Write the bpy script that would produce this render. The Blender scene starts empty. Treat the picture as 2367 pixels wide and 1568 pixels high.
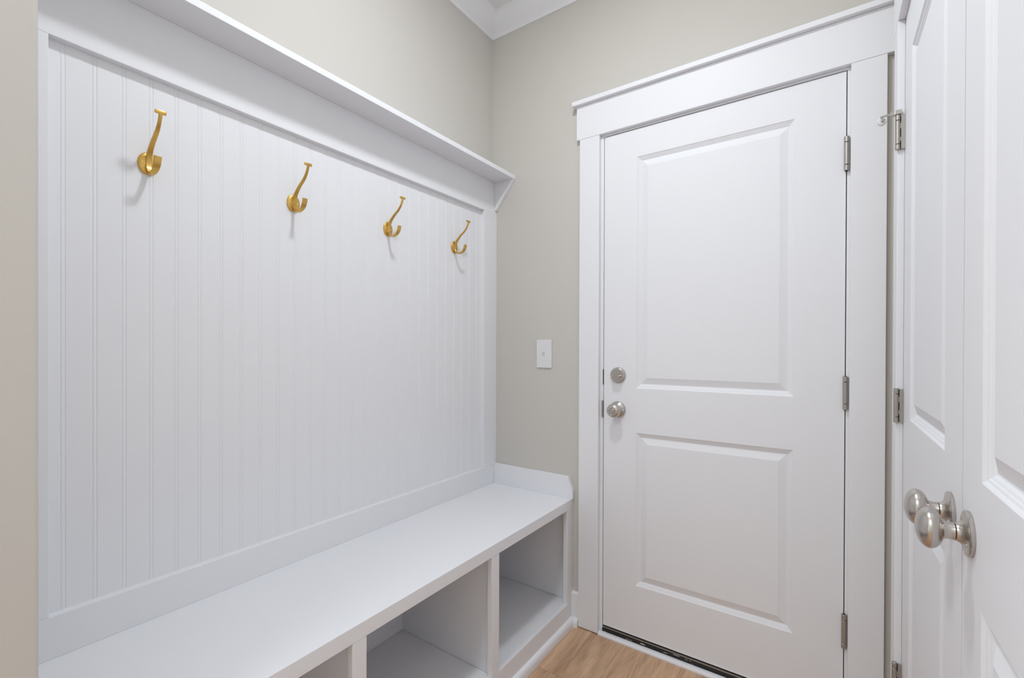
import bpy, bmesh, math
from mathutils import Vector, Matrix
PI = math.pi
scn = bpy.context.scene
COL = scn.collection

# ------------------------------------------------------------------ materials
def new_mat(name):
    m = bpy.data.materials.new(name); m.use_nodes = True
    return m, m.node_tree, m.node_tree.nodes['Principled BSDF']

def paint(name, col, rough=0.4, spec=0.5, bump=0.0, scale=300.0, coat=0.0):
    m, nt, b = new_mat(name)
    tc = nt.nodes.new('ShaderNodeTexCoord')
    n = nt.nodes.new('ShaderNodeTexNoise'); n.inputs['Scale'].default_value = 3.0; n.inputs['Detail'].default_value = 3
    nt.links.new(tc.outputs['Object'], n.inputs['Vector'])
    r = nt.nodes.new('ShaderNodeMapRange'); r.inputs['To Min'].default_value = rough - 0.04; r.inputs['To Max'].default_value = rough + 0.04
    nt.links.new(n.outputs['Fac'], r.inputs['Value']); nt.links.new(r.outputs['Result'], b.inputs['Roughness'])
    b.inputs['Base Color'].default_value = (*col, 1)
    b.inputs['Specular IOR Level'].default_value = spec
    if bump:
        n2 = nt.nodes.new('ShaderNodeTexNoise'); n2.inputs['Scale'].default_value = scale; n2.inputs['Detail'].default_value = 4
        nt.links.new(tc.outputs['Object'], n2.inputs['Vector'])
        bp = nt.nodes.new('ShaderNodeBump'); bp.inputs['Strength'].default_value = bump; bp.inputs['Distance'].default_value = 0.001
        nt.links.new(n2.outputs['Fac'], bp.inputs['Height']); nt.links.new(bp.outputs['Normal'], b.inputs['Normal'])
    return m

def metal(name, col, rough=0.3, brushed=0.0):
    m, nt, b = new_mat(name)
    b.inputs['Base Color'].default_value = (*col, 1); b.inputs['Metallic'].default_value = 1.0
    b.inputs['Roughness'].default_value = rough
    tc = nt.nodes.new('ShaderNodeTexCoord'); mp = nt.nodes.new('ShaderNodeMapping'); mp.inputs['Scale'].default_value = (1, 1, 0.05)
    n = nt.nodes.new('ShaderNodeTexNoise'); n.inputs['Scale'].default_value = 900; n.inputs['Detail'].default_value = 2
    nt.links.new(tc.outputs['Object'], mp.inputs['Vector']); nt.links.new(mp.outputs['Vector'], n.inputs['Vector'])
    r = nt.nodes.new('ShaderNodeMapRange'); r.inputs['To Min'].default_value = rough - 0.008; r.inputs['To Max'].default_value = rough + 0.008
    nt.links.new(n.outputs['Fac'], r.inputs['Value']); nt.links.new(r.outputs['Result'], b.inputs['Roughness'])
    return m

WHITE = (0.868, 0.872, 0.905)
M_TRIM = paint('white_trim_paint', WHITE, 0.50, 0.25)
M_DOOR = paint('white_door_paint', WHITE, 0.50, 0.25)
M_BEAD = paint('white_beadboard_paint', WHITE, 0.50, 0.25)
M_CEIL = paint('flat_ceiling_paint', (0.88, 0.88, 0.89), 0.9, 0.2, 0.1, 200)
M_WALL = paint('greige_wall_paint', (0.64, 0.61, 0.57), 0.8, 0.25, 0.12, 260)
M_PLASTIC = paint('white_switch_plastic', (0.80, 0.80, 0.81), 0.3, 0.5)
M_GOLD = metal('brushed_gold', (0.68, 0.435, 0.125), 0.34)
M_GOLDB = metal('polished_gold_screw', (0.85, 0.60, 0.22), 0.18)
M_NICKEL = metal('satin_nickel', (0.56, 0.525, 0.49), 0.27)
M_NICKELD = metal('satin_nickel_hinge', (0.45, 0.425, 0.395), 0.40)
M_STEEL = metal('polished_steel_screw', (0.85, 0.83, 0.80), 0.12)
M_DARK = paint('dark_rubber_gap_shade', (0.02, 0.02, 0.02), 0.6, 0.3)  # black rubber, also the painted shade of small gaps
M_RUBBER = paint('white_rubber', (0.78, 0.77, 0.75), 0.5, 0.4)
M_ALU = metal('threshold_metal', (0.36, 0.34, 0.31), 0.45)

def sill_mat():
    m, nt, b = new_mat('black_sill_with_paint_flecks')
    tc = nt.nodes.new('ShaderNodeTexCoord'); mp = nt.nodes.new('ShaderNodeMapping'); mp.inputs['Scale'].default_value = (14, 120, 120)
    n = nt.nodes.new('ShaderNodeTexNoise'); n.inputs['Scale'].default_value = 1.0; n.inputs['Detail'].default_value = 3
    nt.links.new(tc.outputs['Object'], mp.inputs['Vector']); nt.links.new(mp.outputs['Vector'], n.inputs['Vector'])
    r = nt.nodes.new('ShaderNodeValToRGB'); e = r.color_ramp.elements
    e[0].position = 0.645; e[0].color = (0.012, 0.012, 0.012, 1); e[1].position = 0.66; e[1].color = (0.7, 0.69, 0.67, 1)
    nt.links.new(n.outputs['Fac'], r.inputs['Fac']); nt.links.new(r.outputs['Color'], b.inputs['Base Color'])
    b.inputs['Roughness'].default_value = 0.35
    return m
M_SILL = sill_mat()

PLANK_SHIFT = 0.67 + 0.265      # a butt joint at y = -0.32 in the plank beside the bench
def floor_mat():
    m, nt, b = new_mat('oak_plank_floor')
    N = nt.nodes.new; L = nt.links.new
    tc = N('ShaderNodeTexCoord'); sp = N('ShaderNodeSeparateXYZ'); L(tc.outputs['Object'], sp.inputs[0])
    def math_(op, a, bb=None):
        n = N('ShaderNodeMath'); n.operation = op
        for i, v in enumerate((a, bb)):
            if v is None: continue
            if isinstance(v, (int, float)): n.inputs[i].default_value = v
            else: L(v, n.inputs[i])
        return n.outputs[0]
    u = math_('DIVIDE', math_('SUBTRACT', sp.outputs['X'], 0.652 - 2.286), 0.2286)
    iu = math_('FLOOR', u); fu = math_('FRACT', u)
    wn = N('ShaderNodeTexWhiteNoise'); wn.noise_dimensions = '1D'; L(iu, wn.inputs['W'])
    v = math_('ADD', math_('DIVIDE', sp.outputs['Y'], 1.22), math_('ADD', math_('MULTIPLY', iu, 0.37), PLANK_SHIFT))
    iv = math_('FLOOR', v); fv = math_('FRACT', v)
    wn2 = N('ShaderNodeTexWhiteNoise'); wn2.noise_dimensions = '2D'
    cb = N('ShaderNodeCombineXYZ'); L(iu, cb.inputs[0]); L(iv, cb.inputs[1]); L(cb.outputs[0], wn2.inputs['Vector'])
    # grain, stretched along the plank
    cb2 = N('ShaderNodeCombineXYZ'); L(math_('MULTIPLY', sp.outputs['X'], 26), cb2.inputs[0]); L(math_('MULTIPLY', sp.outputs['Y'], 3.0), cb2.inputs[1])
    L(math_('MULTIPLY', wn2.outputs['Value'], 40), cb2.inputs[2])
    g = N('ShaderNodeTexNoise'); g.inputs['Scale'].default_value = 1.0; g.inputs['Detail'].default_value = 6; g.inputs['Roughness'].default_value = 0.62; g.inputs['Distortion'].default_value = 0.6
    L(cb2.outputs[0], g.inputs['Vector'])
    cb3 = N('ShaderNodeCombineXYZ'); L(math_('MULTIPLY', sp.outputs['X'], 320), cb3.inputs[0]); L(math_('MULTIPLY', sp.outputs['Y'], 14), cb3.inputs[1])
    g2 = N('ShaderNodeTexNoise'); g2.inputs['Scale'].default_value = 1.0; g2.inputs['Detail'].default_value = 3; L(cb3.outputs[0], g2.inputs['Vector'])
    f = math_('ADD', math_('MULTIPLY', g.outputs['Fac'], 0.75), math_('MULTIPLY', g2.outputs['Fac'], 0.25))
    r = N('ShaderNodeValToRGB'); e = r.color_ramp.elements
    e[0].position = 0.33; e[0].color = (0.37, 0.210, 0.112, 1); e[1].position = 0.66; e[1].color = (0.74, 0.475, 0.295, 1)
    L(f, r.inputs['Fac'])
    hs = N('ShaderNodeHueSaturation'); L(r.outputs['Color'], hs.inputs['Color'])
    mr = N('ShaderNodeMapRange'); mr.inputs['To Min'].default_value = 0.9; mr.inputs['To Max'].default_value = 1.14; L(wn2.outputs['Value'], mr.inputs['Value'])
    L(mr.outputs['Result'], hs.inputs['Value']); hs.inputs['Saturation'].default_value = 0.95
    # seams between planks
    edge = math_('MINIMUM', math_('MINIMUM', fu, math_('SUBTRACT', 1.0, fu)), math_('MULTIPLY', math_('MINIMUM', fv, math_('SUBTRACT', 1.0, fv)), 5.3))
    s = math_('MULTIPLY', math_('LESS_THAN', edge, 0.0035), 0.55)
    mx = N('ShaderNodeMix'); mx.data_type = 'RGBA'; L(s, mx.inputs['Factor']); L(hs.outputs['Color'], mx.inputs['A']); mx.inputs['B'].default_value = (0.20, 0.115, 0.065, 1)
    L(mx.outputs['Result'], b.inputs['Base Color'])
    b.inputs['Roughness'].default_value = 0.45
    return m
M_FLOOR = floor_mat()

# ------------------------------------------------------------------ mesh helpers
def mesh_obj(name, bm, mat, parent=None, origin=(0, 0, 0), smooth=False, angle=None):
    """bm is in world axes; origin is where the (top level) object sits."""
    bmesh.ops.recalc_face_normals(bm, faces=bm.faces[:])
    o3 = Vector(origin)
    if parent is not None: o3 = Vector(parent['_o'])
    bmesh.ops.translate(bm, vec=-o3, verts=bm.verts[:])
    me = bpy.data.meshes.new(name); bm.to_mesh(me); bm.free()
    me.materials.append(mat)
    if smooth:
        for p in me.polygons: p.use_smooth = True
        me.set_sharp_from_angle(angle=math.radians(angle or 40))
    o = bpy.data.objects.new(name, me); COL.objects.link(o)
    if parent is not None: o.parent = parent
    else: o.location = o3
    o['_o'] = tuple(o3)
    return o

def box_bm(lo, hi, bev=0.0012, seg=2, bm=None):
    own = bmesh.new()
    vs = [own.verts.new((x, y, z)) for x in (lo[0], hi[0]) for y in (lo[1], hi[1]) for z in (lo[2], hi[2])]
    for f in ((0, 1, 3, 2), (4, 6, 7, 5), (0, 4, 5, 1), (2, 3, 7, 6), (0, 2, 6, 4), (1, 5, 7, 3)):
        own.faces.new([vs[i] for i in f])
    bmesh.ops.recalc_face_normals(own, faces=own.faces[:])
    if bev: bmesh.ops.bevel(own, geom=own.edges[:], offset=bev, segments=seg, affect='EDGES', profile=0.5)
    if bm is None: return own
    merge(bm, own); return bm

def merge(dst, src):
    me = bpy.data.meshes.new('tmp'); src.to_mesh(me); src.free(); dst.from_mesh(me); bpy.data.meshes.remove(me)

def prism_bm(pts, axis, a, b, bev=0.0, seg=2):
    """closed 2D polygon extruded along an axis; pts are the two other coordinates in axis order."""
    bm = bmesh.new()
    def P(p, t):
        c = list(p); c.insert('xyz'.index(axis), t); return c
    A = [bm.verts.new(P(p, a)) for p in pts]; B = [bm.verts.new(P(p, b)) for p in pts]
    n = len(pts)
    bm.faces.new(A); bm.faces.new(B[::-1])
    for i in range(n): bm.faces.new((A[i], A[(i + 1) % n], B[(i + 1) % n], B[i]))
    bmesh.ops.recalc_face_normals(bm, faces=bm.faces[:])
    if bev: bmesh.ops.bevel(bm, geom=bm.edges[:], offset=bev, segments=seg, affect='EDGES', profile=0.5)
    return bm

def lathe_bm(prof, origin, axis, seg=48):
    """prof: (radius, distance along axis)"""
    bm = bmesh.new(); ax = Vector(axis).normalized()
    t = ax.orthogonal().normalized(); s = ax.cross(t); o = Vector(origin); rings = []
    for r, h in prof:
        if r < 1e-6: rings.append([bm.verts.new(o + ax * h)])
        else: rings.append([bm.verts.new(o + ax * h + (t * math.cos(2 * PI * i / seg) + s * math.sin(2 * PI * i / seg)) * r) for i in range(seg)])
    for A, B in zip(rings, rings[1:]):
        for i in range(seg):
            j = (i + 1) % seg
            if len(A) == 1 and len(B) == 1: continue
            if len(A) == 1: bm.faces.new((A[0], B[i], B[j]))
            elif len(B) == 1: bm.faces.new((A[i], A[j], B[0]))
            else: bm.faces.new((A[i], A[j], B[j], B[i]))
    for R in (rings[0], rings[-1]):
        if len(R) > 1: bm.faces.new(R)
    return bm

def strap_bm(path, widths, thick, yc=0.0, bev=0.0012):
    """a flat bar swept along a path in the x-z plane; its width lies along y."""
    bm = bmesh.new(); rings = []
    n = len(path)
    for i, (x, z) in enumerate(path):
        x0, z0 = path[max(0, i - 1)]; x1, z1 = path[min(n - 1, i + 1)]
        d = Vector((x1 - x0, 0, z1 - z0)).normalized(); nn = Vector((-d.z, 0, d.x))
        w = widths[i] / 2; t = thick[i] / 2
        c = Vector((x, yc, z)); ring = []
        b = min(bev, w * .45, t * .45)
        for sy, st in ((-1, -1), (1, -1), (1, 1), (-1, 1)):
            cor = [(sy * w, st * (t - b)), (sy * (w - b), st * t)]
            if sy * st > 0: cor = cor[::1]
            if (sy, st) in ((-1, -1), (1, 1)): seq = cor
            else: seq = cor[::-1]
            for (yy, tt) in seq: ring.append(bm.verts.new(c + Vector((0, yy, 0)) + nn * tt))
        rings.append(ring)
    for A, B in zip(rings, rings[1:]):
        for i in range(8): bm.faces.new((A[i], A[(i + 1) % 8], B[(i + 1) % 8], B[i]))
    bm.faces.new(rings[0]); bm.faces.new(rings[-1][::-1])
    return bm

def spline(pts, n):
    out = []
    P = [pts[0]] + list(pts) + [pts[-1]]
    for k in range(len(pts) - 1):
        p0, p1, p2, p3 = P[k:k + 4]
        for i in range(n):
            t = i / n
            out.append(tuple(0.5 * (2 * b + (c - a) * t + (2 * a - 5 * b + 4 * c - d) * t * t + (3 * b - a - 3 * c + d) * t ** 3) for a, b, c, d in zip(p0, p1, p2, p3)))
    out.append(tuple(pts[-1])); return out

def empty(name, loc):
    o = bpy.data.objects.new(name, None); COL.objects.link(o); o.location = loc; o.empty_display_size = 0.05; o['_o'] = tuple(loc); return o

def tag(o, label=None, cat=None, group=None, kind=None):
    if label: o['label'] = label
    if cat: o['category'] = cat
    if group: o['group'] = group
    if kind: o['kind'] = kind
    return o

# ------------------------------------------------------------------ key dimensions (metres)
WX = -0.0275            # painted left wall
BX = -0.019             # beadboard face
YN = -1.638            # near end of the niche: face of the partition the camera looks past
HX = 0.46               # end of that partition, at the left picture edge
RX = 1.4864             # right wall face
CZ = 2.772              # ceiling
YB = -3.6               # hall runs on behind the camera

# ------------------------------------------------------------------ shell
tag(mesh_obj('floor', box_bm((-1.6, YB, -0.1), (2.3, 0.4, 0.0), 0), M_FLOOR), 'light brown oak plank floor seen between bench and entry door', 'floor', kind='structure')
tag(mesh_obj('ceiling', box_bm((-1.6, YB, CZ), (2.3, 0.4, CZ + 0.1), 0), M_CEIL), 'flat white ceiling above the corner', 'ceiling', kind='structure')
tag(mesh_obj('wall_left', box_bm((WX - 0.1, YN, 0), (WX, 0.0, CZ), 0), M_WALL), 'greige painted wall above the white shelf', 'wall', kind='structure')
tag(mesh_obj('wall_hall', box_bm((-1.6, YN - 0.115, 0), (HX, YN, CZ), 0.004), M_WALL), 'greige wall end at the left edge, beside the beadboard', 'wall', kind='structure')
# entry door opening in the back wall
DX0, DX1, DZ0, DZ1 = 0.5571, 1.3668, 0.045, 2.065
JX0, JX1, JZ = DX0 - 0.003, DX1 + 0.0025, DZ1 + 0.0035
bm = bmesh.new()
box_bm((WX - 0.1, 0, 0), (JX0 - 0.019, 0.12, CZ), 0, bm=bm)
box_bm((JX1 + 0.019, 0, 0), (RX + 0.12, 0.12, CZ), 0, bm=bm)
box_bm((JX0 - 0.019, 0, JZ + 0.019), (JX1 + 0.019, 0.12, CZ), 0, bm=bm)
tag(mesh_obj('wall_back', bm, M_WALL), 'greige painted wall around the entry door with a light switch', 'wall', kind='structure')
# closet opening in the right wall
CY0, CY1 = -0.2125, -0.8494      # far leaf
NY0, NY1 = -0.8535, -1.4900      # near leaf
CDZ0, CDZ1 = 0.015, 2.045
OY0, OY1, OZ = CY0 + 0.003, NY1 - 0.003, CDZ1 + 0.003
bm = bmesh.new()
box_bm((RX, OY0 + 0.019, 0), (RX + 0.12, 0.0, CZ), 0, bm=bm)
box_bm((RX, YB, 0), (RX + 0.12, OY1 - 0.019, CZ), 0, bm=bm)
box_bm((RX, OY1 - 0.019, OZ + 0.019), (RX + 0.12, OY0 + 0.019, CZ), 0, bm=bm)
box_bm((RX + 0.60, OY1 - 0.1, 0), (RX + 0.70, 0.0, CZ), 0, bm=bm)  # unseen closet shell, added to keep light from leaking through the door seams
box_bm((RX + 0.12, -0.06, 0), (RX + 0.60, 0.0, CZ), 0, bm=bm)
box_bm((RX + 0.12, OY1 - 0.1, 0), (RX + 0.60, OY1 - 0.04, CZ), 0, bm=bm)
tag(mesh_obj('wall_right', bm, M_WALL), 'greige wall holding the white closet doors', 'wall', kind='structure')

tag(mesh_obj('wall_front_blocker', box_bm((-1.6, YB - 0.1, 0), (RX + 0.12, YB, CZ), 0), M_WALL), 'added unseen greige wall blocking light from behind the viewpoint', 'wall', kind='structure')  # unseen wall, added to block light coming from the rear

# crown moulding
CP = [(0.0, 0.0), (0.006, 0.0), (0.009, 0.004), (0.009, 0.011), (0.016, 0.018), (0.030, 0.028), (0.045, 0.043), (0.055, 0.060), (0.061, 0.073), (0.067, 0.077), (0.070, 0.080), (0.070, 0.086), (0.0, 0.086)]
CB = CZ - 0.086
def crown(name, ends, label):
    bm = bmesh.new()
    A = [bm.verts.new(ends[0](d, CB + h)) for d, h in CP]; B = [bm.verts.new(ends[1](d, CB + h)) for d, h in CP]
    for i in range(len(CP)): bm.faces.new((A[i], A[(i + 1) % len(CP)], B[(i + 1) % len(CP)], B[i]))
    bm.faces.new(A); bm.faces.new(B[::-1])
    tag(mesh_obj(name, bm, M_TRIM, smooth=True, angle=30), label, 'crown moulding', kind='structure')
crown('trim_1', (lambda d, z: (WX + d, YN, z), lambda d, z: (WX + d, -d, z)), 'white crown moulding along the top of the left wall')
crown('trim_2', (lambda d, z: (WX + d, -d, z), lambda d, z: (RX - d, -d, z)), 'white crown moulding along the top of the back wall')
crown('trim_3', (lambda d, z: (RX - d, -d, z), lambda d, z: (RX - d, YB, z)), 'white crown moulding along the top of the right wall')

# ------------------------------------------------------------------ entry door casing
T = 0.019
def struct_root(name, loc, label, cat):
    return tag(empty(name, loc), label, cat, kind='structure')
tr = struct_root('trim_4', (0.95, 0, 0), 'flat white casing with capped header around the entry door', 'door casing')
HB = 2.0756
mesh_obj('casing_leg', box_bm((0.4513, -T, 0.004), (0.5407, 0, HB), 0.0015), M_TRIM, tr)
mesh_obj('casing_leg', box_bm((1.378, -T, 0.004), (1.4656, 0, HB), 0.0015), M_TRIM, tr)
mesh_obj('header_board', box_bm((0.4367, -T - 0.0006, HB + 0.0004), (RX - 0.001, 0, 2.2178), 0.0015), M_TRIM, tr)
mesh_obj('header_cap', box_bm((0.4216, -0.037, 2.2178), (RX - 0.001, 0, 2.2358), 0.0015), M_TRIM, tr)
for x0, x1, z0, z1 in ((JX0 - 0.019, JX0, 0, JZ), (JX1, JX1 + 0.019, 0, JZ), (JX0 - 0.019, JX1 + 0.019, JZ, JZ + 0.019)):
    bm = box_bm((x0, 0.0002, z0), (x1, 0.12, z1), 0.0012)
    mesh_obj('jamb', bm, M_TRIM, tr)
for lo, hi in (((JX0, 0.0465, 0.03), (JX0 + 0.012, 0.075, JZ)), ((JX1 - 0.012, 0.0465, 0.03), (JX1, 0.075, JZ)), ((JX0, 0.0465, JZ - 0.012), (JX1, 0.075, JZ))):
    mesh_obj('weather_strip', box_bm(lo, hi, 0), M_DARK, tr)
# strike plate lips on the latch side
sp = mesh_obj('strike_plate', prism_bm([(0.5475, -0.0015), (0.5486, -0.0032), (0.5512, -0.0045), (0.5550, -0.0045), (0.5550, 0.02), (0.5530, 0.02), (0.5530, -0.0010)], 'z', 0.905, 0.974, 0.0004), M_NICKELD, tr)
sp['label'] = 'satin nickel strike plate beside the door knob'
sp = mesh_obj('strike_plate', box_bm((0.5530, -0.0012, 1.040), (0.5550, 0.022, 1.104), 0.0003), M_DARK, tr)  # solid dark block painted as the shade in the strike opening
sp['label'] = 'dark block as the shaded strike opening beside the deadbolt'

# threshold
th = struct_root('trim_5', (0.96, 0, 0), 'black and grey door threshold with white strip along the floor', 'threshold')
mesh_obj('sill', box_bm((JX0, -0.0028, 0.0), (JX1, 0.10, 0.0275), 0.0015), M_SILL, th)
mesh_obj('sill_ridge', prism_bm([(0.0005, 0.0273), (0.0015, 0.0315), (0.0060, 0.0330), (0.0150, 0.0330), (0.0160, 0.0273)], 'x', JX0 + 0.001, JX1 - 0.001, 0.0008), M_ALU, th)
mesh_obj('sweep_seal', box_bm((JX0 + 0.001, 0.0070, 0.0330), (JX1 - 0.001, 0.040, 0.0405), 0.001), M_DARK, th)
mesh_obj('floor_strip', prism_bm([(-0.0225, 0.0), (-0.0225, 0.006), (-0.020, 0.010), (-0.015, 0.0135), (-0.004, 0.0150), (-0.003, 0.0)], 'x', 0.5425, 1.376, 0.0008), M_TRIM, th, smooth=True, angle=25)

# baseboard + shoe on the short bit of back wall
mesh = prism_bm([(0, 0), (-0.0135, 0), (-0.0135, 0.134), (-0.011, 0.1385), (-0.006, 0.140), (0, 0.140)], 'x', 0.418, 0.4513, 0.0)
tag(mesh_obj('baseboard_back', mesh, M_TRIM), 'short white baseboard between bench and entry door casing', 'baseboard', kind='structure')
def shoe_prof(n=6, w=0.016, h=0.034):
    return [(0, 0), (w, 0)] + [(w * math.cos(a * PI / 2 / n) ** .8 if a < n else 0, 0.012 + (h - 0.012) * math.sin(a * PI / 2 / n)) for a in range(n + 1)]
sh = struct_root('trim_6', (0.43, -0.8, 0), 'white shoe moulding along the floor under the bench', 'shoe moulding')
mesh_obj('moulding_run', prism_bm([(0.418 + a, b) for a, b in shoe_prof()], 'y', YN, -0.0140, 0), M_TRIM, sh, smooth=True, angle=35)
mesh_obj('moulding_return', prism_bm([(-0.0136 - a, b) for a, b in shoe_prof()], 'x', 0.430, 0.4508, 0), M_TRIM, sh, smooth=True, angle=35)

# ------------------------------------------------------------------ panel doors
PROFILE = [(0.0, 0.0), (0.0015, 0.0010), (0.0045, 0.0036), (0.0080, 0.0050), (0.0090, 0.0062), (0.0125, 0.0078), (0.0160, 0.0105), (0.0185, 0.0108), (0.0405, 0.0030), (0.0430, 0.0020)]
def panel_door_bm(w, z0, z1, thick, panels, place):
    """w along u, panels (u0,u1,v0,v1); place(u, depth, z) -> world point."""
    bm = bmesh.new()
    def V(u, d, z): return bm.verts.new(place(u, d, z))
    us = [0.0, panels[0][0], panels[0][1], w]
    vs = [z0]
    for p in sorted(panels, key=lambda p: p[2]): vs += [p[2], p[3]]
    vs.append(z1)
    grid = [[V(u, 0, v) for v in vs] for u in us]
    for i in range(3):
        for j in range(len(vs) - 1):
            if i == 1 and j % 2 == 1:
                # panel: nested loops
                u0, u1, v0, v1 = us[1], us[2], vs[j], vs[j + 1]
                prev = [grid[1][j], grid[2][j], grid[2][j + 1], grid[1][j + 1]]
                for o, d in PROFILE[1:]:
                    cur = [V(u0 + o, d, v0 + o), V(u1 - o, d, v0 + o), V(u1 - o, d, v1 - o), V(u0 + o, d, v1 - o)]
                    for k in range(4): bm.faces.new((prev[k], prev[(k + 1) % 4], cur[(k + 1) % 4], cur[k]))
                    prev = cur
                bm.faces.new(prev)
            else:
                bm.faces.new((grid[i][j], grid[i + 1][j], grid[i + 1][j + 1], grid[i][j + 1]))
    # back and edges
    loop = [grid[i][0] for i in range(4)] + [grid[3][j] for j in range(1, len(vs))] + [grid[i][-1] for i in (2, 1, 0)] + [grid[0][j] for j in range(len(vs) - 2, 0, -1)]
    back = [bm.verts.new(place(*q)) for q in [(us[i], thick, z0) for i in range(4)] + [(w, thick, v) for v in vs[1:]] + [(us[i], thick, z1) for i in (2, 1, 0)] + [(0, thick, v) for v in vs[-2:0:-1]]]
    n = len(loop)
    for i in range(n): bm.faces.new((loop[i], back[i], back[(i + 1) % n], loop[(i + 1) % n]))
    bm.faces.new(back)
    return bm

def barrel_bm(x, y, z0, z1, r, cuts, gap=0.0007):
    """hinge knuckles stacked on a pin, with fine dark joints between them"""
    bm = bmesh.new(); zs = [z0] + cuts + [z1]
    for a, b in zip(zs, zs[1:]):
        a2 = a + (gap if a != z0 else 0); b2 = b - (gap if b != z1 else 0)
        merge(bm, lathe_bm([(0, 0), (r - 0.0008, 0), (r, 0.0008), (r, b2 - a2 - 0.0008), (r - 0.0008, b2 - a2), (0, b2 - a2)], (x, y, a2), (0, 0, 1), 28))
    return bm

E0 = (DX0, 0.0, DZ0)
slab = panel_door_bm(DX1 - DX0, DZ0, DZ1, 0.044, [(0.694 - DX0, 1.2297 - DX0, 0.243, 0.854), (0.694 - DX0, 1.2297 - DX0, 1.0315, 1.955)], lambda u, d, z: (DX0 + u, d, z))
door = mesh_obj('door_1', slab, M_DOOR, origin=(DX0, 0, DZ0))
tag(door, 'white two panel entry door with deadbolt and satin nickel knob', 'door', kind='structure')
mesh_obj('door_sweep', box_bm((DX0 + 0.001, -0.0022, 0.0408), (DX1 - 0.001, 0.0430, DZ0 - 0.0002), 0.0006), M_TRIM, door)
# hinges of the entry door
for zt, zb in ((1.857, 1.750), (1.105, 1.001), (0.357, 0.250)):
    h = zt - zb; hx, hy = DX1 + 0.0012, -0.0072
    b = mesh_obj('hinge', barrel_bm(hx, hy, zb, zt, 0.0068, [zb + h * 0.17, zt - h * 0.17]), M_NICKELD, door, smooth=True)
    b['label'] = 'satin nickel hinge'
    p = mesh_obj('hinge_pin', lathe_bm([(0, 0), (0.0035, 0), (0.0035, h + 0.003), (0, h + 0.003)], (hx, hy, zb - 0.0015), (0, 0, 1), 16), M_DARK, b)
    mesh_obj('hinge_leaf', box_bm((hx + 0.0045, -0.0068, zb + 0.001), (hx + 0.0078, -0.0002, zt - 0.001), 0.0003), M_NICKELD, b)
# deadbolt
dbx, dbz = 0.6195, 1.0815
db = mesh_obj('deadbolt', lathe_bm([(0, 0), (0.0325, 0), (0.0325, 0.004), (0.031, 0.0065), (0.0275, 0.009), (0.027, 0.0155), (0.0255, 0.0175), (0.0, 0.0178)], (dbx, -0.0002, dbz), (0, -1, 0), 56), M_NICKEL, door, smooth=True, angle=35)
db['label'] = 'round satin nickel deadbolt rose'
bm = bmesh.new()
ring_pts = 24
for yy, sc in ((-0.0175, 0.75), (-0.022, 0.8), (-0.028, 1.0), (-0.034, 0.97), (-0.036, 0.85)):
    ring = []
    for i in range(ring_pts):
        a = 2 * PI * i / ring_pts
        u = 0.0205 * math.cos(a) * sc; v = 0.0060 * math.copysign(abs(math.sin(a)) ** 1.3, math.sin(a)) * (1.0 if sc > .9 else .8)
        ring.append(bm.verts.new((dbx + u, yy, dbz - 0.003 + v + u * 0.05)))
    if bm.faces or yy != -0.0175:
        for i in range(ring_pts): bm.faces.new((last[i], last[(i + 1) % ring_pts], ring[(i + 1) % ring_pts], ring[i]))
    else: bm.faces.new(ring)
    last = ring
bm.faces.new(last)
mesh_obj('thumb_turn', bm, M_NICKEL, db, smooth=True, angle=50)
# door knob
kx, kz = 0.6185, 0.9415
kn = mesh_obj('door_knob', lathe_bm([(0, 0), (0.0335, 0), (0.0335, 0.003), (0.032, 0.006), (0.026, 0.0095), (0.020, 0.013), (0.0165, 0.020), (0.0155, 0.027), (0.017, 0.031), (0.0235, 0.035), (0.0272, 0.041), (0.0277, 0.047), (0.0262, 0.053), (0.0225, 0.0580), (0.0165, 0.0605), (0.0125, 0.0610), (0.0115, 0.0595), (0, 0.0595)], (kx, -0.0002, kz), (0, -1, 0), 64), M_NICKEL, door, smooth=True, angle=35)
kn['label'] = 'round satin nickel knob with a push lock'
mesh_obj('lock_button', lathe_bm([(0, 0), (0.0095, 0), (0.0095, 0.0045), (0.0085, 0.0055), (0, 0.0057)], (kx, -0.0597, kz), (0, -1, 0), 32), M_NICKEL, kn, smooth=True, angle=35)
for a in (0.0, PI):
    mesh_obj('screw', lathe_bm([(0, 0), (0.0032, 0), (0.0030, 0.0018), (0.0015, 0.0026), (0, 0.0028)], (kx + 0.0255 * math.cos(a), -0.0090, kz + 0.0255 * math.sin(a)), (0, -1, 0), 16), M_STEEL, kn, smooth=True)

# ------------------------------------------------------------------ closet casing
CT = 0.0155
tc_ = struct_root('trim_7', (RX, -0.8, 0), 'flat white casing around the closet doors at the right', 'door casing')
CF = RX - CT; CIN = -0.2064; COUT = -0.130; CHB = 2.058
mesh_obj('casing_leg', box_bm((CF, CIN, 0), (RX, COUT, CHB), 0.0015), M_TRIM, tc_)
mesh_obj('casing_leg', box_bm((CF, OY1 - 0.079, 0), (RX, OY1 - 0.003, CHB), 0.0015), M_TRIM, tc_)
mesh_obj('header_board', box_bm((CF - 0.0005, OY1 - 0.09, CHB + 0.0004), (RX, COUT + 0.012, CHB + 0.142), 0.0015), M_TRIM, tc_)
mesh_obj('header_cap', box_bm((CF - 0.018, OY1 - 0.105, CHB + 0.142), (RX, COUT + 0.027, CHB + 0.160), 0.0015), M_TRIM, tc_)
for y0, y1, z0, z1 in ((OY0, OY0 + 0.019, 0, OZ), (OY1 - 0.019, OY1, 0, OZ), (OY1 - 0.019, OY0 + 0.019, OZ, OZ + 0.019)):
    mesh_obj('jamb', box_bm((RX + 0.0002, y0, z0), (RX + 0.12, y1, z1), 0.0012), M_TRIM, tc_)

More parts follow.
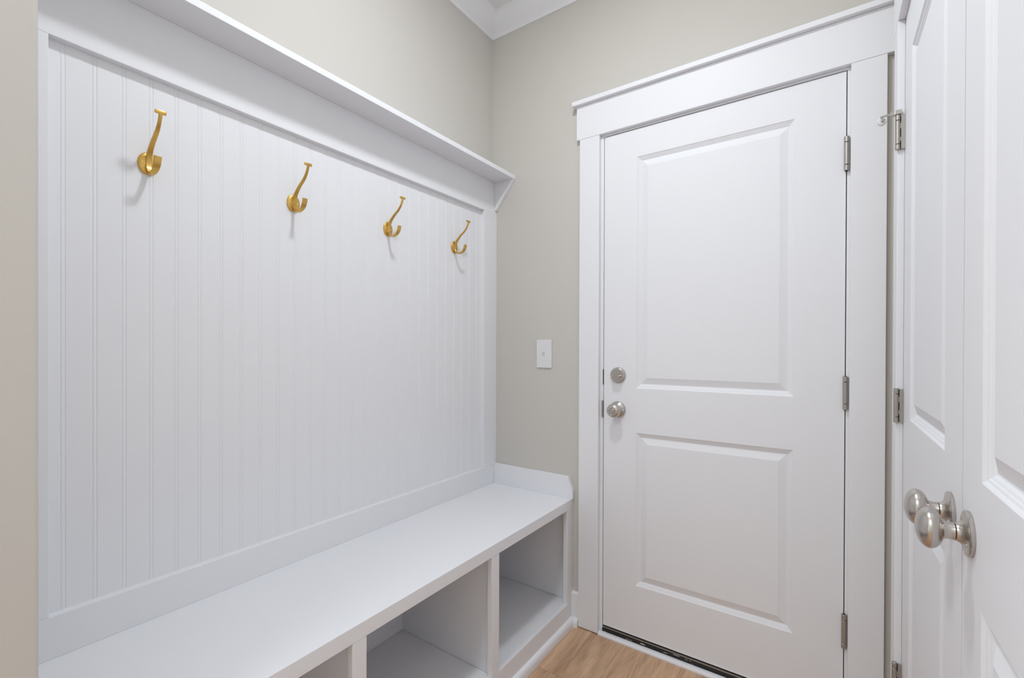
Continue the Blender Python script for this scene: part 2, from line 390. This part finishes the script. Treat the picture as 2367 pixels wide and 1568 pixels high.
# closet leaves: panels share the entry door's proportions
CPZ = [(0.225, 0.853), (1.019, 1.925)]
def leaf(name, ya, yb, pa, pb, label):
    w = ya - yb
    bm = panel_door_bm(w, CDZ0, CDZ1, 0.035, [(ya - pa, ya - pb, z0, z1) for z0, z1 in CPZ], lambda u, d, z: (RX + d, ya - u, z))
    o = mesh_obj(name, bm, M_DOOR, origin=(RX, ya, CDZ0)); return tag(o, label, 'door', kind='structure')
far = leaf('door_2', CY0, CY1, -0.3239, -0.7247, 'far white closet door leaf, hinged next to the entry door')
near = leaf('door_3', NY0, NY1, -0.9528, -1.376, 'near white closet door leaf cut by the right picture edge')
# hinges of the far leaf
for i, (zt, zb) in enumerate(((1.8075, 1.7165), (1.0880, 0.9980), (0.363, 0.272))):
    h = zt - zb; hx, hy = 1.4712, -0.2110
    b = mesh_obj('hinge', barrel_bm(hx, hy, zb, zt, 0.0056, [zb + h * 0.16, zt - h * 0.16], 0.0005), M_NICKELD, far, smooth=True)
    b['label'] = 'satin nickel hinge'
    # leaf with the dark slots between the knuckles
    bm = bmesh.new()
    x0, x1 = 1.4758, RX - 0.0002
    box_bm((x0 + 0.0022, hy - 0.0020, zb + 0.001), (x1, hy + 0.0016, zt - 0.002), 0.0003, bm=bm)
    for a, c in ((0.24, 0.36), (0.60, 0.76)):
        box_bm((x0, hy - 0.0020, zb + h * a), (x0 + 0.003, hy + 0.0016, zb + h * c), 0.0002, bm=bm)
    mesh_obj('hinge_leaf', bm, M_NICKELD, b)
    mesh_obj('hinge_slot_shade', box_bm((x0 + 0.0002, hy + 0.0006, zb + 0.002), (x0 + 0.0024, hy + 0.0018, zt - 0.003), 0), M_DARK, b)  # dark strip standing in for the shade inside the slots
    if i == 0:
        # hinge pin door stop
        st = mesh_obj('door_stop', prism_bm([(hx - 0.0070, hy - 0.0060), (hx + 0.0072, hy - 0.0060), (hx + 0.0076, hy + 0.002), (hx + 0.003, hy + 0.0080), (hx - 0.006, hy + 0.0080), (hx - 0.016, hy + 0.0035), (hx - 0.016, hy - 0.0005)], 'z', zt + 0.001, zt + 0.0125, 0.0008), M_NICKEL, far)
        st['label'] = 'hinge pin door stop with white bumper'
        mesh_obj('stop_arm', lathe_bm([(0, 0), (0.0026, 0), (0.0026, 0.022), (0, 0.022)], (hx - 0.014, hy + 0.0015, zt + 0.0075), (-1, 0, -0.12), 16), M_NICKEL, st, smooth=True)
        mesh_obj('stop_bumper', lathe_bm([(0, 0), (0.0085, 0), (0.0100, 0.0025), (0.0100, 0.0065), (0.0080, 0.0085), (0, 0.0088)], (hx - 0.0335, hy + 0.012, zt - 0.0065), (0.25, -1, 0.1), 28), M_RUBBER, st, smooth=True)
        mesh_obj('stop_rod', lathe_bm([(0, 0), (0.0030, 0), (0.0030, 0.017), (0.0022, 0.018), (0, 0.018)], (hx - 0.0340, hy + 0.0135, zt - 0.0050), (0.25, -1, -0.05), 16), M_NICKELD, st, smooth=True)
# dummy knobs
def closet_knob(door_o, y, z, label):
    ro = mesh_obj('door_knob', lathe_bm([(0, 0), (0.0308, 0), (0.0315, 0.0012), (0.0315, 0.0036), (0.0300, 0.0052), (0.0265, 0.0060), (0.0190, 0.0074), (0.0148, 0.0100), (0.0128, 0.0130), (0.0124, 0.0150), (0.0118, 0.0155), (0, 0.0155)], (RX - 0.0002, y, z), (-1, 0, 0), 64), M_NICKEL, door_o, smooth=True, angle=35)
    ro['label'] = label
    prof = [(0, 0.0160), (0.0116, 0.0160), (0.0122, 0.0165), (0.0117, 0.0195), (0.0116, 0.0235), (0.0124, 0.0262)]
    c, a, r = 0.0425, 0.0160, 0.0288
    t0 = math.asin(0.0130 / r)
    for i in range(22):
        t = t0 + (PI - t0) * i / 21
        rr = r * math.sin(t); hh = c - a * math.cos(t) * (1.0 if math.cos(t) > 0 else 0.98)
        prof.append((max(rr, 0.0) if i < 21 else 0.0, hh))
    mesh_obj('knob_grip', lathe_bm(prof, (RX - 0.0002, y, z), (-1, 0, 0), 64), M_NICKEL, ro, smooth=True, angle=45)
    mesh_obj('screw', lathe_bm([(0, 0), (0.0030, 0), (0.0028, 0.0018), (0.0014, 0.0026), (0, 0.0028)], (RX - 0.0062, y - 0.0165, z - 0.0120), (-1, -0.5, -0.35), 16), M_STEEL, ro, smooth=True)
    return ro
closet_knob(far, -0.7820, 0.9320, 'satin nickel egg knob on the far closet leaf')
closet_knob(near, -0.8970, 0.9350, 'satin nickel egg knob on the near closet leaf')

# ------------------------------------------------------------------ beadboard panel
SZ = 0.5405             # seat top
bp_ = empty('wall_panel', (WX, -0.82, SZ))
tag(bp_, 'tall white beadboard panel in a flat frame between bench and shelf', 'wall panel')
TR0, TR1, BR1 = 1.836, 1.985, 0.6292
SL, SR = -1.5485, -0.0985
# beadboard sheet: flat boards, a rounded bead between two narrow grooves
pts = []
y = SL - 0.012
centers = [-1.5243 + 0.05145 * k for k in range(-1, 30)]
prof = [(-0.0052, 0), (-0.0043, -0.0008), (-0.0032, -0.0010), (-0.0024, -0.0004), (-0.0013, 0), (0.0013, 0), (0.0024, -0.0004), (0.0032, -0.0010), (0.0043, -0.0008), (0.0052, 0)]
pts.append((SL - 0.011, 0))
for c in centers:
    for dy, dx in prof:
        yy = c + dy
        if SL - 0.010 < yy < SR + 0.010: pts.append((yy, dx))
pts.append((SR + 0.011, 0))
bm = bmesh.new()
A = [bm.verts.new((BX + dx, yy, BR1 - 0.012)) for yy, dx in pts]; B = [bm.verts.new((BX + dx, yy, TR0 + 0.012)) for yy, dx in pts]
for i in range(len(pts) - 1): bm.faces.new((A[i], A[i + 1], B[i + 1], B[i]))
C1 = [bm.verts.new((WX, pts[k][0], z)) for k in (0, -1) for z in (BR1 - 0.012, TR0 + 0.012)]
bm.faces.new((A[0], B[0], C1[1], C1[0])); bm.faces.new((A[-1], C1[2], C1[3], B[-1])); bm.faces.new((C1[0], C1[1], C1[3], C1[2]))
bm.faces.new(A + [C1[2], C1[0]]); bm.faces.new(B + [C1[3], C1[1]])
mesh_obj('beadboard', bm, M_BEAD, bp_)
mesh_obj('frame_rail', box_bm((BX - 0.0085, YN, TR0), (0, 0, TR1), 0.0010), M_TRIM, bp_)
mesh_obj('frame_rail', box_bm((BX - 0.0085, YN, SZ), (0, 0, BR1), 0.0010), M_TRIM, bp_)
mesh_obj('frame_stile', box_bm((BX - 0.0085, YN, BR1), (0, SL, TR0), 0.0010), M_TRIM, bp_)
mesh_obj('frame_stile', box_bm((BX - 0.0085, SR, BR1), (0, 0, TR0), 0.0010), M_TRIM, bp_)

# ------------------------------------------------------------------ shelf
SD = 0.1085
sf = empty('wall_shelf', (WX, -0.82, TR1))
tag(sf, 'long narrow white shelf with slanted end bracket above the beadboard', 'shelf')
mesh_obj('shelf_board', box_bm((WX, YN, TR1), (SD, -0.0005, 2.0040), 0.0012), M_TRIM, sf)
mesh_obj('bracket', prism_bm([(0.0002, TR1), (SD - 0.003, TR1), (SD - 0.003, TR1 - 0.004), (0.006, 1.851), (0.0002, 1.851)], 'y', -0.019, -0.0005, 0.0010), M_TRIM, sf)

# ------------------------------------------------------------------ bench
BD = 0.418
bn = empty('storage_bench', (0.2, -0.82, 0))
tag(bn, 'long low white storage bench with open cubbies under the beadboard', 'bench')
SB = 0.5010
mesh_obj('seat_board', box_bm((WX, YN, SB), (BD + 0.0006, -0.0005, SZ), 0.0015), M_TRIM, bn)
ST = 0.019
FZ = 0.103
def stile(y0, y1): mesh_obj('face_stile', box_bm((BD - ST, y0, FZ), (BD, y1, SB), 0.0012), M_TRIM, bn)
stile(-0.0560, -0.0005); stile(-0.5835, -0.5425); stile(-1.1190, -1.0792); stile(YN, -1.598)
mesh_obj('base_rail', box_bm((BD - ST, YN, 0.0), (BD, -0.0005, FZ), 0.0012), M_TRIM, bn)
mesh_obj('cubby_floor', box_bm((WX, YN, FZ - 0.019), (BD - ST - 0.0004, -0.0005, FZ - 0.0008), 0.0008), M_TRIM, bn)
mesh_obj('back_board', box_bm((WX, YN, FZ), (WX + 0.006, -0.0005, SB), 0), M_TRIM, bn)
for y0, y1 in ((-0.5720, -0.5540), (-1.1080, -1.0900)):
    mesh_obj('divider', box_bm((WX + 0.006, y0, FZ), (BD - ST, y1, SB), 0.0008), M_TRIM, bn)
for y0, y1 in ((-0.0200, -0.0005), (YN, YN + 0.02)):
    mesh_obj('end_panel', box_bm((WX + 0.006, y0, FZ), (BD - ST, y1, SB), 0.0008), M_TRIM, bn)
mesh_obj('end_splash', prism_bm([(0.0003, SZ), (0.4235, SZ), (0.4235, 0.5775), (0.4015, 0.6345), (0.0003, 0.6345)], 'y', -0.0190, -0.0005, 0.0010), M_TRIM, bn)

# ------------------------------------------------------------------ light switch
sw = empty('light_switch', (0.2705, 0, 1.1655))
tag(sw, 'white toggle light switch on the greige wall left of the door', 'light switch')
swp = mesh_obj('switch_plate', prism_bm([(0.2705 + a * 0.0392, 1.1655 + b * 0.0638) for a, b in ((-1, -1), (1, -1), (1, 1), (-1, 1))], 'y', -0.0062, -0.0002, 0.0022, 3), M_PLASTIC, sw)
mesh_obj('toggle_slot', box_bm((0.2705 - 0.0052, -0.0068, 1.1655 - 0.0120), (0.2705 + 0.0052, -0.0060, 1.1655 + 0.0120), 0.0003), M_PLASTIC, swp)
mesh_obj('toggle', prism_bm([(-0.0060, 1.1655 - 0.0085), (-0.0060, 1.1655 + 0.0085), (-0.0150, 1.1655 + 0.0135), (-0.0172, 1.1655 + 0.0085), (-0.0090, 1.1655 - 0.0060)], 'x', 0.2705 - 0.0037, 0.2705 + 0.0037, 0.0006), M_PLASTIC, sw)
for dz in (-0.030, 0.030):
    mesh_obj('screw', lathe_bm([(0, 0), (0.0030, 0), (0.0026, 0.0010), (0, 0.0013)], (0.2705, -0.0062, 1.1655 + dz), (0, -1, 0), 16), M_RUBBER, swp, smooth=True)

# ------------------------------------------------------------------ coat hooks
def make_hook(loc):
    r = empty('coat_hook', loc); o = Vector(loc)
    def add(name, bm, mat, par=None, **k):
        bmesh.ops.translate(bm, vec=o, verts=bm.verts[:]); return mesh_obj(name, bm, mat, par or r, **k)
    # oval domed back plate
    bm = bmesh.new(); seg = 48; rings = []
    for s, x in ((1.0, 0.0002), (1.0, 0.0030), (0.97, 0.0042), (0.90, 0.0050), (0.70, 0.0062), (0.45, 0.0072), (0.2, 0.0078)):
        rings.append([bm.verts.new((x, 0.0200 * s * math.cos(2 * PI * i / seg), 0.0262 * s * math.sin(2 * PI * i / seg))) for i in range(seg)])
    for A, B in zip(rings, rings[1:]):
        for i in range(seg): bm.faces.new((A[i], A[(i + 1) % seg], B[(i + 1) % seg], B[i]))
    bm.faces.new(rings[0]); bm.faces.new(rings[-1][::-1])
    plate = add('backplate', bm, M_GOLD, smooth=True, angle=40)
    # upper arm: leaves the plate, swings out and rises to a short cross bar
    P = spline([(0.0060, -0.012), (0.0085, 0.008), (0.0165, 0.0260), (0.0360, 0.0450), (0.0580, 0.0605), (0.0715, 0.0750), (0.0790, 0.0890), (0.0815, 0.0965)], 8)
    P += [(0.0820, 0.0992)]
    n = len(P); W = [0.0135 - 0.0062 * min(1, (i / (n - 1)) / 0.75) for i in range(n)]; TH = [0.0075 - 0.0027 * min(1, i / (n - 1) / .4) for i in range(n)]
    bm = strap_bm(P, W, TH)
    d = Vector((0.46, 0, 0.89)).normalized(); nn = Vector((-d.z, 0, d.x))
    # cross bar: a wide flat block on the tip
    bb = bmesh.new(); vs = []
    for yy in (-0.0108, 0.0108):
        for a, t in ((-0.0010, -0.0034), (0.0062, -0.0034), (0.0062, 0.0034), (-0.0010, 0.0034)):
            q = Vector((0.0812, 0, 0.0978)) + Vector((0, 0, 1)) * a + Vector((1, 0, 0)) * t; vs.append(bb.verts.new((q.x, yy, q.z)))
    for f in ((0, 1, 2, 3), (4, 7, 6, 5), (0, 4, 5, 1), (1, 5, 6, 2), (2, 6, 7, 3), (3, 7, 4, 0)): bb.faces.new([vs[i] for i in f])
    bmesh.ops.recalc_face_normals(bb, faces=bb.faces[:])
    bmesh.ops.bevel(bb, geom=bb.edges[:], offset=0.0008, segments=2, affect='EDGES', profile=0.5)
    merge(bm, bb)
    add('upper_arm', bm, M_GOLD, smooth=True, angle=40)
    # lower J hook, flaring towards its tip
    P = spline([(0.0068, 0.004), (0.0085, -0.012), (0.0165, -0.0240), (0.0320, -0.0290), (0.0480, -0.0250), (0.0600, -0.0130), (0.0655, 0.0040)], 8)
    n = len(P); W = [0.0135 - 0.004 * math.sin(PI * min(1, i / (n - 1) / .8)) + 0.0015 * i / (n - 1) for i in range(n)]; TH = [0.0066 - 0.0012 * i / (n - 1) for i in range(n)]
    add('lower_hook', strap_bm(P, W, TH), M_GOLD, smooth=True, angle=40)
    for s in (-1, 1):
        add('screw', lathe_bm([(0, 0), (0.0034, 0), (0.0032, 0.0012), (0.0018, 0.0024), (0, 0.0027)], (0.0050, 0.0128 * s, 0.0), (1, 0.16 * s, 0), 18), M_GOLDB, plate, smooth=True)
    return r
def copy_tree(o, parent=None):
    c = o.copy(); COL.objects.link(c)
    if parent: c.parent = parent
    for ch in list(o.children): copy_tree(ch, c)
    return c
HOOKS = [(-1.3765, 1.6285, 'gold coat hook nearest the hall wall, leftmost and largest in view'),
         (-1.0150, 1.6290, 'gold coat hook second from the left on the beadboard'),
         (-0.6520, 1.6290, 'gold coat hook third from the left on the beadboard'),
         (-0.2868, 1.6285, 'gold coat hook nearest the corner and switch, rightmost and smallest in view')]
h0 = make_hook((BX, HOOKS[0][0], HOOKS[0][1]))
for i, (hy, hz, lab) in enumerate(HOOKS):
    o = h0 if i == 0 else copy_tree(h0)
    o.location = (BX, hy, hz)
    tag(o, lab, 'coat hook', 'gold coat hooks on the beadboard')

for o in list(bpy.data.objects):
    if '_o' in o: del o['_o']

# ------------------------------------------------------------------ light
def area(name, loc, target, size, power, col=(1, 1, 1), shape='DISK', size_y=None):
    l = bpy.data.lights.new(name, 'AREA'); l.shape = shape; l.size = size; l.energy = power; l.color = col
    if size_y: l.size_y = size_y
    o = bpy.data.objects.new(name, l); COL.objects.link(o); o.location = loc
    o.rotation_euler = (Vector(target) - Vector(loc)).to_track_quat('-Z', 'Y').to_euler(); return o
LC = (0.905, 0.962, 1.0)
# one flush ceiling lamp over the bench: its downward glow and the rounder spread of its dome
area('ceiling_lamp', (0.80, -0.97, 2.75), (0.80, -0.97, 0), 0.17, 8.7, LC)
pl = bpy.data.lights.new('ceiling_lamp_dome', 'POINT'); pl.energy = 2.8; pl.shadow_soft_size = 0.07; pl.color = LC
po = bpy.data.objects.new('ceiling_lamp_dome', pl); COL.objects.link(po); po.location = (0.80, -0.97, 2.70)
# added fill light, unseen, under the hall ceiling behind the camera
area('hall_fill_light', (0.55, -2.80, 2.745), (0.55, -2.80, 0), 0.8, 20, LC)
w = bpy.data.worlds.new('world'); scn.world = w; w.use_nodes = True
w.node_tree.nodes['Background'].inputs['Color'].default_value = (0.85, 0.935, 1.0, 1)
w.node_tree.nodes['Background'].inputs['Strength'].default_value = 2.8

# ------------------------------------------------------------------ camera
cam = bpy.data.cameras.new('camera'); co = bpy.data.objects.new('camera', cam); COL.objects.link(co)
f_px, cy_px, Wp, Hp = 1055.1058, 808.955, 2367, 1568
cam.sensor_fit = 'HORIZONTAL'; cam.sensor_width = 36.0; cam.lens = 36.0 * f_px / Wp
cam.shift_y = (cy_px - Hp / 2) / Wp; cam.clip_start = 0.02
a, p, r = (math.radians(v) for v in (34.6823, -0.2286, 0.1842))
fw = Vector((-math.sin(a) * math.cos(p), math.cos(a) * math.cos(p), math.sin(p))); rt = Vector((math.cos(a), math.sin(a), 0)); up = rt.cross(fw)
rt, up = math.cos(r) * rt + math.sin(r) * up, -math.sin(r) * rt + math.cos(r) * up
m = Matrix((rt, up, -fw)).transposed().to_4x4(); m.translation = (1.3226, -1.7792, 1.1911)
co.matrix_world = m
scn.camera = co

scn.view_settings.view_transform = 'Standard'; scn.view_settings.look = 'None'; scn.view_settings.gamma = 1.0
scn.view_settings.use_curve_mapping = False
scn.view_settings.exposure = 0.20
